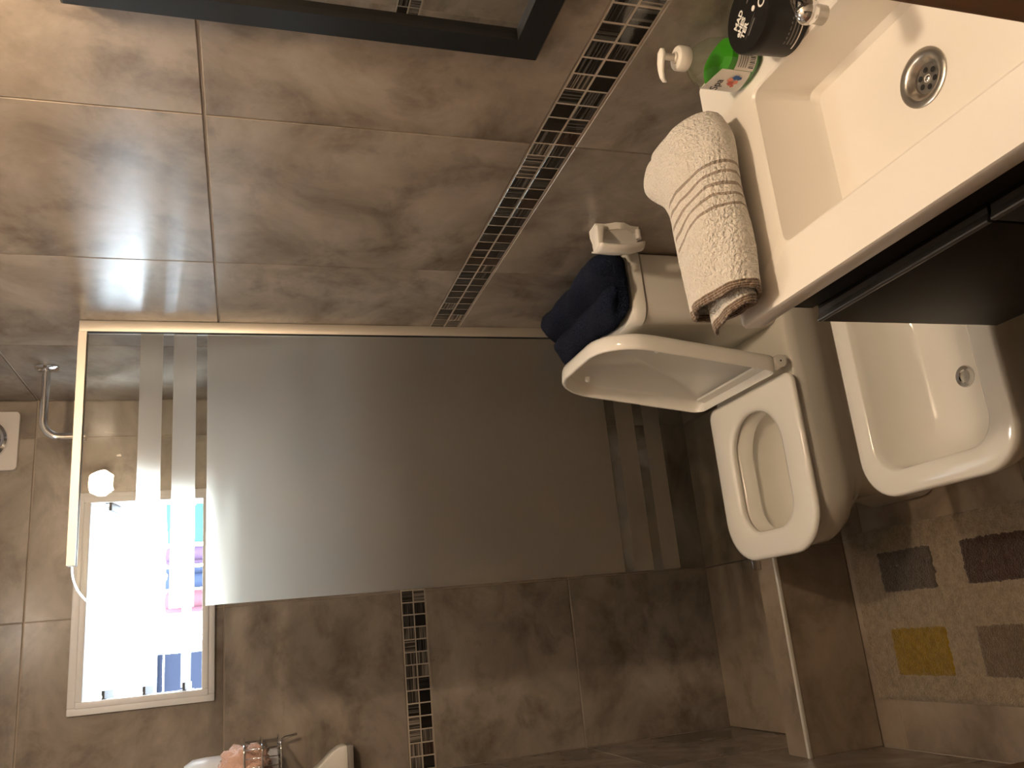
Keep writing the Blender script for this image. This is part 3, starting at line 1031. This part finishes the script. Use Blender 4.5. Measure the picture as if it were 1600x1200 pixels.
# ------------------------------------------------------------------ mirror and lamp
mir = empty('wall_mirror', (-0.015, 0.67, 1.185), 'wall mirror in a wide black frame above the washbasin', 'mirror')
my0, my1, mz0, mz1 = 0.384, 0.950, 1.187, 1.800
FW = 0.040
def frame_ring(y0, y1, z0, z1, x):
    return [(x, y0, z0), (x, y1, z0), (x, y1, z1), (x, y0, z1)]
rings = [frame_ring(my0, my1, mz0, mz1, -0.0008), frame_ring(my0, my1, mz0, mz1, -0.017), frame_ring(my0 + 0.003, my1 - 0.003, mz0 + 0.003, mz1 - 0.003, -0.020),
         frame_ring(my0 + FW, my1 - FW, mz0 + FW, mz1 - FW, -0.020), frame_ring(my0 + FW, my1 - FW, mz0 + FW, mz1 - FW, -0.010)]
MB().loft(rings, True, False).build('frame', BLACKF, mir)
MB().box(-0.0102, -0.0092, my0 + FW + 0.0002, my1 - FW - 0.0002, mz0 + FW + 0.0002, mz1 - FW - 0.0002).build('mirror_glass', MIRROR, mir)

lamp = empty('wall_lamp', (0, 0.665, 2.06), 'wall lamp with a lit faceted white shade on a chrome arm above the mirror', 'lamp')
MB().lathe([(0.001, 0), (0.042, 0), (0.042, 0.010), (0.036, 0.016), (0.001, 0.018)], (0, 0, 0), 28).map(Matrix.Translation((-0.0005, 0.665, 2.02)) @ Matrix.Rotation(-PI / 2, 4, 'Y')).build('wall_plate', CHROME, lamp, True, 40)
MB().tube([(-0.015, 0.665, 2.02), (-0.06, 0.665, 2.022), (-0.10, 0.665, 2.028), (-0.112, 0.665, 2.045)], 0.008, 14).build('arm', CHROME, lamp, True, 60)
MB().lathe([(0.001, 0), (0.018, 0), (0.026, 0.010), (0.026, 0.016), (0.001, 0.016)], (-0.112, 0.665, 2.042), 20).build('lamp_holder', CHROME, lamp, True, 40)
MB().lathe([(0.001, 0.0), (0.028, 0.0), (0.050, 0.030), (0.050, 0.050), (0.034, 0.082), (0.001, 0.082)], (-0.112, 0.665, 2.0585), 8).build('shade', SHADE, lamp)

cl_ = empty('ceiling_fill_light', (-0.62, 1.62, CZ), 'added round ceiling fill light above the toilet, out of view', 'lamp')  # fill light added out of view to brighten the toilet and floor
MB().lathe([(0.001, 0), (0.125, 0), (0.125, -0.02), (0.118, -0.024), (0.001, -0.024)], (-0.62, 1.62, CZ - 0.0005), 36).build('fill_light_base', WPLAST, cl_, True, 40)
SHADE2 = SHADE.copy()
SHADE2.name = 'ceiling_fill_diffuser'
SHADE2.node_tree.nodes['Principled BSDF'].inputs['Emission Color'].default_value = (1.0, 0.84, 0.68, 1)
SHADE2.node_tree.nodes['Principled BSDF'].inputs['Emission Strength'].default_value = CEILING_FILL_STRENGTH
MB().lathe([(0.001, -0.0250), (0.112, -0.0250), (0.100, -0.036), (0.06, -0.044), (0.001, -0.046)], (-0.62, 1.62, CZ), 36).build('fill_diffuser', SHADE2, cl_, True, 40)

# ------------------------------------------------------------------ toilet
TY = 1.742
toi = empty('toilet', (-0.34, TY, 0), 'white close-coupled toilet with its lid raised, next to the shower', 'toilet')
def tr_(xf, xb, hw, rf, rb, z, yc=TY):
    return rrect(xf, xb, yc - hw, yc + hw, (rf, rb, rb, rf), 9, z)
rings = [tr_(-0.575, -0.05, 0.148, 0.07, 0.03, 0.0005), tr_(-0.578, -0.05, 0.150, 0.07, 0.03, 0.012), tr_(-0.560, -0.04, 0.134, 0.08, 0.03, 0.09),
         tr_(-0.565, -0.03, 0.122, 0.09, 0.03, 0.18), tr_(-0.610, -0.02, 0.136, 0.10, 0.03, 0.235), tr_(-0.656, -0.012, 0.163, 0.105, 0.03, 0.275), tr_(-0.670, -0.012, 0.172, 0.105, 0.03, 0.305),
         tr_(-0.674, -0.010, 0.174, 0.105, 0.03, 0.345), tr_(-0.674, -0.010, 0.174, 0.105, 0.03, 0.368), tr_(-0.668, -0.012, 0.169, 0.10, 0.026, 0.3745),
         tr_(-0.630, -0.330, 0.112, 0.075, 0.10, 0.3745), tr_(-0.626, -0.334, 0.108, 0.07, 0.10, 0.370), tr_(-0.622, -0.336, 0.106, 0.07, 0.10, 0.335),
         tr_(-0.640, -0.326, 0.122, 0.08, 0.10, 0.328), tr_(-0.636, -0.336, 0.118, 0.08, 0.10, 0.28), tr_(-0.600, -0.35, 0.092, 0.08, 0.08, 0.19), tr_(-0.53, -0.38, 0.060, 0.05, 0.05, 0.125), tr_(-0.50, -0.40, 0.03, 0.03, 0.03, 0.118)]
MB().loft(rings).build('bowl', CERAMIC, toi, True, 50)
def seat_r(i, z):
    return tr_(-0.690 + i, -0.283 - i, 0.186 - i, 0.105 - i * 0.6, 0.028, z, TY)
def seat_h(i, z):
    return tr_(-0.624 + i * -1, -0.338 + i, 0.106 + i, 0.070, 0.10, z, TY)
MB().loft([seat_h(0.004, 0.3785), seat_r(0.010, 0.3785), seat_r(0.0015, 0.383), seat_r(0.0, 0.388), seat_r(0.003, 0.395), seat_r(0.011, 0.3985), seat_h(0.012, 0.3985), seat_h(0.003, 0.395), seat_h(0.0, 0.388), seat_h(0.004, 0.3785)], False, False).build('seat', SEATP, toi, True, 70)
# hinge
hg = MB().tube([(-0.262, TY - 0.160, 0.412), (-0.262, TY + 0.160, 0.412)], 0.0125, 18).build('hinge_bar', SEATP, toi, True, 50)
for s in (-1, 1):
    MB().tube([(-0.262, TY + s * 0.1605, 0.412), (-0.262, TY + s * 0.183, 0.412)], [0.0165, 0.0150], 20).build('hinge_knuckle', SEATP, toi, True, 40)
    MB().lathe([(0.014, 0), (0.014, 0.012), (0.001, 0.014)], (-0.252, TY + s * 0.150, 0.3747), 18).build('hinge_foot', SEATP, toi, True, 40)
    MB().tube([(-0.262, TY + s * 0.1832, 0.412), (-0.262, TY + s * 0.1836, 0.412)], 0.0022, 10).build('hinge_screw', HOLE, toi)
# lid
H0, H1 = Vector((-0.262, TY, 0.412)), Vector((-0.196, TY, 0.842))
eu = (H1 - H0).normalized()
ew = Vector((-eu.z, 0, eu.x))       # towards the room
ev = Vector((0, 1, 0))
HL = (H1 - H0).length
def lid_ring(ins, w):
    q = rrect(0.006 + ins * 0.3, HL - ins, -0.186 + ins, 0.186 - ins, (0.03, 0.115 - ins * 0.7, 0.115 - ins * 0.7, 0.03), 9)
    return [H0 + eu * a + ev * b + ew * w for a, b in q]
tl = MB().loft([lid_ring(0.012, -0.012), lid_ring(0.002, -0.008), lid_ring(0.0, 0.0), lid_ring(0.001, 0.025), lid_ring(0.004, 0.028), lid_ring(0.008, 0.027), lid_ring(0.012, 0.004), lid_ring(0.020, -0.003)]).build('lid', SEATP, toi, True, 60)
for a, b in ((0.355, 0.120), (0.290, -0.135)):
    p = H0 + eu * a + ev * b
    MB().tube([p + ew * -0.004, p + ew * 0.006, p + ew * 0.010], [0.0065, 0.0065, 0.004], 14).build('bumper', SEATP, tl, True, 50)
rb = rrect(0.004, 0.034, -0.150, 0.150, 0.004, 2)
MB().loft([[H0 + eu * a + ev * b + ew * 0.001 for a, b in rb], [H0 + eu * a + ev * b + ew * 0.007 for a, b in rb]]).build('lid_hinge_block', SEATP, tl, False)
# cistern
cist = MB().loft([tr_(-0.150, -0.002, 0.160, 0.03, 0.006, 0.376), tr_(-0.160, -0.002, 0.171, 0.035, 0.006, 0.46), tr_(-0.164, -0.002, 0.176, 0.036, 0.006, 0.728)]).build('cistern', CERAMIC, toi, True, 40)
MB().loft([tr_(-0.166, -0.002, 0.178, 0.036, 0.006, 0.7315), tr_(-0.170, -0.0015, 0.182, 0.038, 0.007, 0.735), tr_(-0.170, -0.0015, 0.182, 0.038, 0.007, 0.756), tr_(-0.164, -0.0015, 0.177, 0.036, 0.007, 0.7645), tr_(-0.150, -0.006, 0.165, 0.030, 0.007, 0.766)]).build('cistern_lid', CERAMIC, toi, True, 40)

# navy towel on the cistern
def navy():
    rnd = random.Random(3)
    ny, nn = 40, 56
    base = [(-0.150, 0.772), (-0.158, 0.800), (-0.140, 0.826), (-0.112, 0.834), (-0.094, 0.822), (-0.088, 0.806), (-0.080, 0.822), (-0.066, 0.852), (-0.044, 0.862), (-0.022, 0.846), (-0.012, 0.806), (-0.014, 0.774), (-0.06, 0.7715), (-0.11, 0.7715)]
    # closed catmull-rom
    def sample(pts, n):
        out = []
        m_ = len(pts)
        for k in range(n):
            t = k / n * m_
            i = int(t)
            f = t - i
            p0, p1, p2, p3 = [Vector((*pts[(i + d) % m_], 0)) for d in (-1, 0, 1, 2)]
            v = 0.5 * ((2 * p1) + (p2 - p0) * f + (2 * p0 - 5 * p1 + 4 * p2 - p3) * f * f + (3 * p1 - p0 - 3 * p2 + p3) * f ** 3)
            out.append((v.x, v.y))
        return out
    cs = sample(base, nn)
    rings = []
    for j in range(ny + 1):
        t = j / ny
        y = 1.545 + 0.425 * t
        e = min(1.0, (1 - (1 - min(t, 0.10) / 0.10) ** 2) ** 0.5 * 0.45 + 0.55, (1 - (1 - min(1 - t, 0.12) / 0.12) ** 2) ** 0.5 * 0.7 + 0.3)
        cx, cz = -0.082 + 0.004 * math.sin(6 * t), 0.795
        ring = []
        for i, (x, z) in enumerate(cs):
            dx, dz = (x - cx) * e * (1 + 0.05 * math.sin(8 * t + i * 0.2)), (z - cz) * e * (1.0 - 0.22 * t)
            zz = cz + dz + 0.004 * math.sin(17 * t + i * 0.5)
            yy = y + 0.012 * math.sin(i * 0.45) * (1 if t < 0.15 or t > 0.85 else 0.3) + (0.03 * (x + 0.08) / 0.07) * (t - 0.3)
            if t > 0.86:
                zz -= 0.25 * (t - 0.86)
            zz = max(zz, 0.7705 if yy < 1.92 else 0.70)
            ring.append((min(cx + dx, -0.006) + rnd.uniform(-1, 1) * 0.0008, yy, zz + rnd.uniform(0, 1) * 0.0010))
        rings.append(ring)
    o = MB().loft(rings).build('folded_towel', NAVY, None, True)
    return tag(o, 'dark navy folded towel lying on the toilet cistern', 'towel')
navy()

# toilet-roll holder on the wall
hol = empty('paper_holder', (0, 1.448, 0.83), 'small broken white toilet-paper holder on the wall above the cistern', 'paper holder')
q = [(-0.002, 0.785), (-0.012, 0.780), (0.0, 0.80), (0.016, 0.815), (0.018, 0.84), (0.010, 0.868), (0.004, 0.886), (-0.016, 0.888), (-0.020, 0.86), (-0.024, 0.835), (-0.018, 0.812), (-0.014, 0.795)]
q = [(0.0, 0.782), (0.011, 0.790), (0.013, 0.808), (0.026, 0.825), (0.026, 0.845), (0.016, 0.866), (0.014, 0.886), (-0.013, 0.888), (-0.013, 0.866), (-0.020, 0.845), (-0.020, 0.826), (-0.012, 0.806), (-0.010, 0.786)]
q = [(-0.014 + (a + 0.02) / 0.046 * 0.066, b) for a, b in q]
MB().loft([[(-0.0005, 1.448 + a, b) for a, b in q], [(-0.016, 1.448 + a, b) for a, b in q], [(-0.014 - 0.5 * max(0.0, a + 0.010), 1.448 + a * 0.88, 0.836 + (b - 0.836) * 0.95) for a, b in q]]).build('wall_plate', WPLAST, hol, True, 40)
MB().loft([[(x, 1.448 - 0.016, z0), (x, 1.448 + 0.018, z0), (x, 1.448 + 0.018, z1), (x, 1.448 - 0.016, z1)] for x, z0, z1 in ((-0.008, 0.872, 0.890), (-0.025, 0.876, 0.891), (-0.045, 0.880, 0.892), (-0.060, 0.880, 0.891))]).build('hinge_arm', WPLAST, hol, bevel=0.003)
fv, ff = [], []
for k in range(13):
    t = k / 12
    z = 0.892 - 0.104 * t
    x = -0.064 - 0.010 * math.sin(PI * t * 0.9) + 0.012 * t
    for s in range(7):
        u = s / 6
        fv.append((x + 0.008 * (u - 0.5) ** 2 * 4, 1.448 - 0.024 + 0.048 * u - 0.004 * math.sin(PI * t), z - 0.004 * math.sin(PI * u) * t))
for k in range(12):
    for s in range(6):
        a = k * 7 + s
        ff.append((a, a + 1, a + 8, a + 7))
fo = mesh('cover_flap', fv, ff, WPLAST, hol, True)
md = fo.modifiers.new('thick', 'SOLIDIFY')
md.thickness = 0.004
MB().tube([(-0.009, 1.448, 0.790), (-0.030, 1.448, 0.790)], 0.006, 12).build('broken_peg', GPLATE, hol, True, 50)

# ------------------------------------------------------------------ bidet
BY = 1.239
bid = empty('bidet', (-0.32, BY, 0), 'white bidet with a deep rounded basin between the vanity and the toilet', 'bidet')
def b_(xf, xb, hw, rf, rbk, z):
    return tr_(xf, xb, hw, rf, rbk, z, BY)
rings = [b_(-0.52, -0.05, 0.125, 0.07, 0.03, 0.0005), b_(-0.523, -0.05, 0.127, 0.07, 0.03, 0.012), b_(-0.53, -0.04, 0.125, 0.08, 0.03, 0.10), b_(-0.56, -0.03, 0.145, 0.09, 0.03, 0.19), b_(-0.595, -0.02, 0.175, 0.09, 0.03, 0.27),
         b_(-0.612, -0.012, 0.190, 0.088, 0.03, 0.325), b_(-0.617, -0.010, 0.194, 0.086, 0.03, 0.352), b_(-0.615, -0.011, 0.192, 0.085, 0.028, 0.362), b_(-0.610, -0.014, 0.187, 0.080, 0.026, 0.365),
         b_(-0.573, -0.150, 0.148, 0.060, 0.05, 0.365), b_(-0.568, -0.154, 0.144, 0.058, 0.05, 0.362), b_(-0.564, -0.158, 0.140, 0.058, 0.05, 0.345), b_(-0.555, -0.175, 0.130, 0.06, 0.05, 0.285), b_(-0.535, -0.20, 0.108, 0.06, 0.05, 0.245), b_(-0.50, -0.25, 0.08, 0.06, 0.05, 0.228), b_(-0.45, -0.32, 0.04, 0.03, 0.03, 0.223)]
MB().loft(rings).build('basin', CERAMIC, bid, True, 50)
MB().lathe([(0.012, 0.001), (0.014, 0.003), (0.021, 0.0035), (0.0225, 0.001), (0.0225, -0.002)], (-0.400, 1.249, 0.2235), 28, False).build('drain_ring', CHROME, bid, True, 40)
MB().lathe([(0.001, 0.0015), (0.0125, 0.001)], (-0.400, 1.249, 0.2235), 24, False).build('drain_strainer', STEEL, bid, True, 40)
MB().lathe([(0.022, 0), (0.022, 0.006), (0.015, 0.010), (0.014, 0.055), (0.001, 0.062)], (-0.085, BY, 0.3652), 24).build('tap', CHROME, bid, True, 40)

# ------------------------------------------------------------------ bath mat
mx0, mx1, my_0, my_1 = -1.058, -0.632, 0.85, 1.968
rug = empty('bath_mat', ((mx0 + mx1) / 2, 1.41, 0), 'beige pile bath mat with dark and mustard rectangles on the floor', 'bath mat')
def pile_sheet(name, x0, x1, y0, y1, z, material, step=0.006, rag=0.0, amp=0.003, seed=1):
    rnd = random.Random(seed)
    nx, ny = max(4, int((x1 - x0) / step)), max(4, int((y1 - y0) / step))
    vs, fs = [], []
    for j in range(ny + 1):
        for i in range(nx + 1):
            edge = i in (0, nx) or j in (0, ny)
            x = x0 + (x1 - x0) * i / nx + rnd.uniform(-1, 1) * (rag if i in (0, nx) else step * 0.3)
            y = y0 + (y1 - y0) * j / ny + rnd.uniform(-1, 1) * (rag if j in (0, ny) else step * 0.3)
            # rounded corners
            if rag:
                for cx, cy, sx, sy in ((x0, y0, 1, 1), (x1, y0, -1, 1), (x0, y1, 1, -1), (x1, y1, -1, -1)):
                    dx, dy = (x - cx) * sx, (y - cy) * sy
                    r = 0.018
                    if dx < r and dy < r:
                        d = math.hypot(r - dx, r - dy)
                        if d > r:
                            x = cx + sx * (r - (r - dx) / d * r)
                            y = cy + sy * (r - (r - dy) / d * r)
            vs.append((x, y, 0.001 if edge else z + rnd.uniform(0, 1) * amp + 0.0012 * math.sin(x * 160 + y * 30)))
    for j in range(ny):
        for i in range(nx):
            a = j * (nx + 1) + i
            fs.append((a, a + 1, a + nx + 2, a + nx + 1))
    return mesh(name, vs, fs, material, rug, True)
pile_sheet('mat_pile', mx0, mx1, my_0, my_1, 0.007, PILE, 0.0075, 0.0, 0.003, 5)
def block(x0, x1, y0, y1, material, label, seed):
    o = pile_sheet('colour_block', x0, x1, y0, y1, 0.0095, material, 0.0055, 0.0038, 0.0035, seed)
    o['label'] = label
block(-0.798, -0.690, 1.668, 1.858, PILE_D, 'charcoal rectangle', 11)
block(-1.000, -0.880, 1.675, 1.868, PILE_Y, 'mustard yellow rectangle', 12)
block(-0.798, -0.690, 1.395, 1.582, PILE_M, 'dark plum rectangle', 13)
block(-1.000, -0.882, 1.400, 1.594, PILE_B, 'olive brown rectangle', 14)
block(-0.798, -0.690, 1.120, 1.300, PILE_Y, 'mustard yellow rectangle', 15)
block(-1.000, -0.882, 1.120, 1.310, PILE_D, 'charcoal rectangle', 16)

# ------------------------------------------------------------------ shower shelf things on the left wall
PINK = terry('pink_gauze', (0.66, 0.42, 0.33), 160, 0.8, 0.006)
bask = empty('wire_basket', (-1.10, 2.60, 1.49), 'chrome wire basket in the shower corner holding a pink puff', 'basket')
bx0, bx1, by0, by1 = XC + 0.004, -1.018, 2.48, 2.715
def loop(z, ins=0.0):
    q = rrect(bx0 + ins, bx1 - ins, by0 + ins, by1 - ins, 0.02, 4, z)
    return q + q[:1]
for z, r in ((1.590, 0.0030), (1.545, 0.0020), (1.497, 0.0026)):
    MB().tube(loop(z), r, 8, False).build('wire_hoop', CHROME, bask, True)
for k in range(7):
    x = bx0 + (bx1 - bx0) * (k + 0.5) / 7
    MB().tube([(x, by0, 1.59), (x, by0 + 0.002, 1.497), (x, by1 - 0.002, 1.497), (x, by1, 1.59)], 0.0015, 7).build('wire', CHROME, bask, True)
MB().tube([(bx1 - 0.02, by1 - 0.05, 1.497), (bx1 - 0.008, by1 - 0.03, 1.480), (bx1 - 0.004, by1 - 0.02, 1.445)], 0.004, 8).build('hook', CHROME, bask, True)

def puff(c, r, name, material):
    rnd = random.Random(9)
    n, k_ = 26, 16
    rings = []
    for j in range(k_ + 1):
        t = PI * j / k_
        ring = []
        for i in range(n):
            a = 2 * PI * i / n
            rr = r * (1 + 0.22 * math.sin(5 * a + 3 * t) * math.sin(t) + 0.15 * math.sin(9 * a - 7 * t) + rnd.uniform(-0.06, 0.06))
            ring.append((c[0] + max(rr * math.sin(t), 0.001) * math.cos(a), c[1] + max(rr * math.sin(t), 0.001) * math.sin(a), c[2] - rr * math.cos(t) * 1.15))
        rings.append(ring)
    return MB().loft(rings).build(name, material, None, True)
pf = puff((-1.075, 2.535, 1.588), 0.052, 'bath_puff', PINK)
tag(pf, 'crumpled pink bath puff in the wire basket', 'bath puff')
sb_ = empty('shampoo_bottle', (-1.095, 2.655, 1.50), 'white bottle with rounded shoulders standing in the wire basket', 'bottle')
MB().lathe([(0.001, 0), (0.043, 0), (0.046, 0.004), (0.046, 0.19), (0.043, 0.225), (0.030, 0.246), (0.001, 0.250)], (-1.095, 2.655, 1.5005), 30).build('bottle_body', mat('bluish_white_plastic', (0.74, 0.75, 0.78), 0.3), sb_, True, 50)
MB().lathe([(0.0125, 0), (0.0125, 0.018), (0.001, 0.0195)], (-1.095, 2.655, 1.7507), 20).build('cap', WPLAST, sb_, True, 40)

shf = empty('soap_shelf', (-1.12, 2.69, 1.29), 'white curved soap holder with a grey base below the basket', 'shelf')
pr = [(XC + 0.001, 1.306), (-1.068, 1.306), (-1.067, 1.318), (-1.071, 1.331)]
for i in range(1, 11):
    t = i / 10
    pr.append((-1.071 - 0.105 * t, 1.331 + 0.150 * t ** 0.55 * (0.35 + 0.65 * t)))
MB().loft([[(x, yy, z) for x, z in pr] for yy in (YB - 0.075, YB - 0.001)]).build('white_tray', WPLAST, shf, bevel=0.003)
MB().box(XC + 0.001, -1.0675, YB - 0.073, YB - 0.001, 1.289, 1.3058).build('grey_base', mat('grey_shelf_plastic', (0.22, 0.20, 0.18), 0.4), shf, bevel=0.002)

# laundry outside
gnd = tag(MB().box(-6, 6, YB + 0.16, 12, -0.1, -0.002).build('floor_yard', out_mat('yard_paving', (0.22, 0.22, 0.22))), kind='structure')
cl = empty('clothes_line', (-0.4, 4.3, 0), 'thin washing line on two posts outside the window', 'clothes line')
for xx in (-1.9, 1.1):
    MB().tube([(xx, 4.3, 0), (xx, 4.3, 2.0)], 0.02, 10).build('post', STEEL, cl, True, 40)
MB().tube([(-1.9, 4.3, 1.935), (1.1, 4.3, 1.935)], 0.004, 8).build('line', STEEL, cl)
cloth('hung_towel', -0.25, 0.06, 4.3, 1.50, 1.932, (0.010, 0.026, 0.022), 'green towel hung outside behind the right of the window')
cloth('hung_shirt', -0.35, -0.265, 4.3, 1.50, 1.932, (0.022, 0.014, 0.026), 'purple cloth on the washing line next to the green towel')
cloth('hung_trousers', -0.455, -0.365, 4.3, 1.50, 1.932, (0.010, 0.013, 0.024), 'blue cloth on the washing line outside')
cloth('hung_jumper', -0.57, -0.468, 4.3, 1.50, 1.932, (0.038, 0.016, 0.020), 'red cloth at the left of the washing line outside')
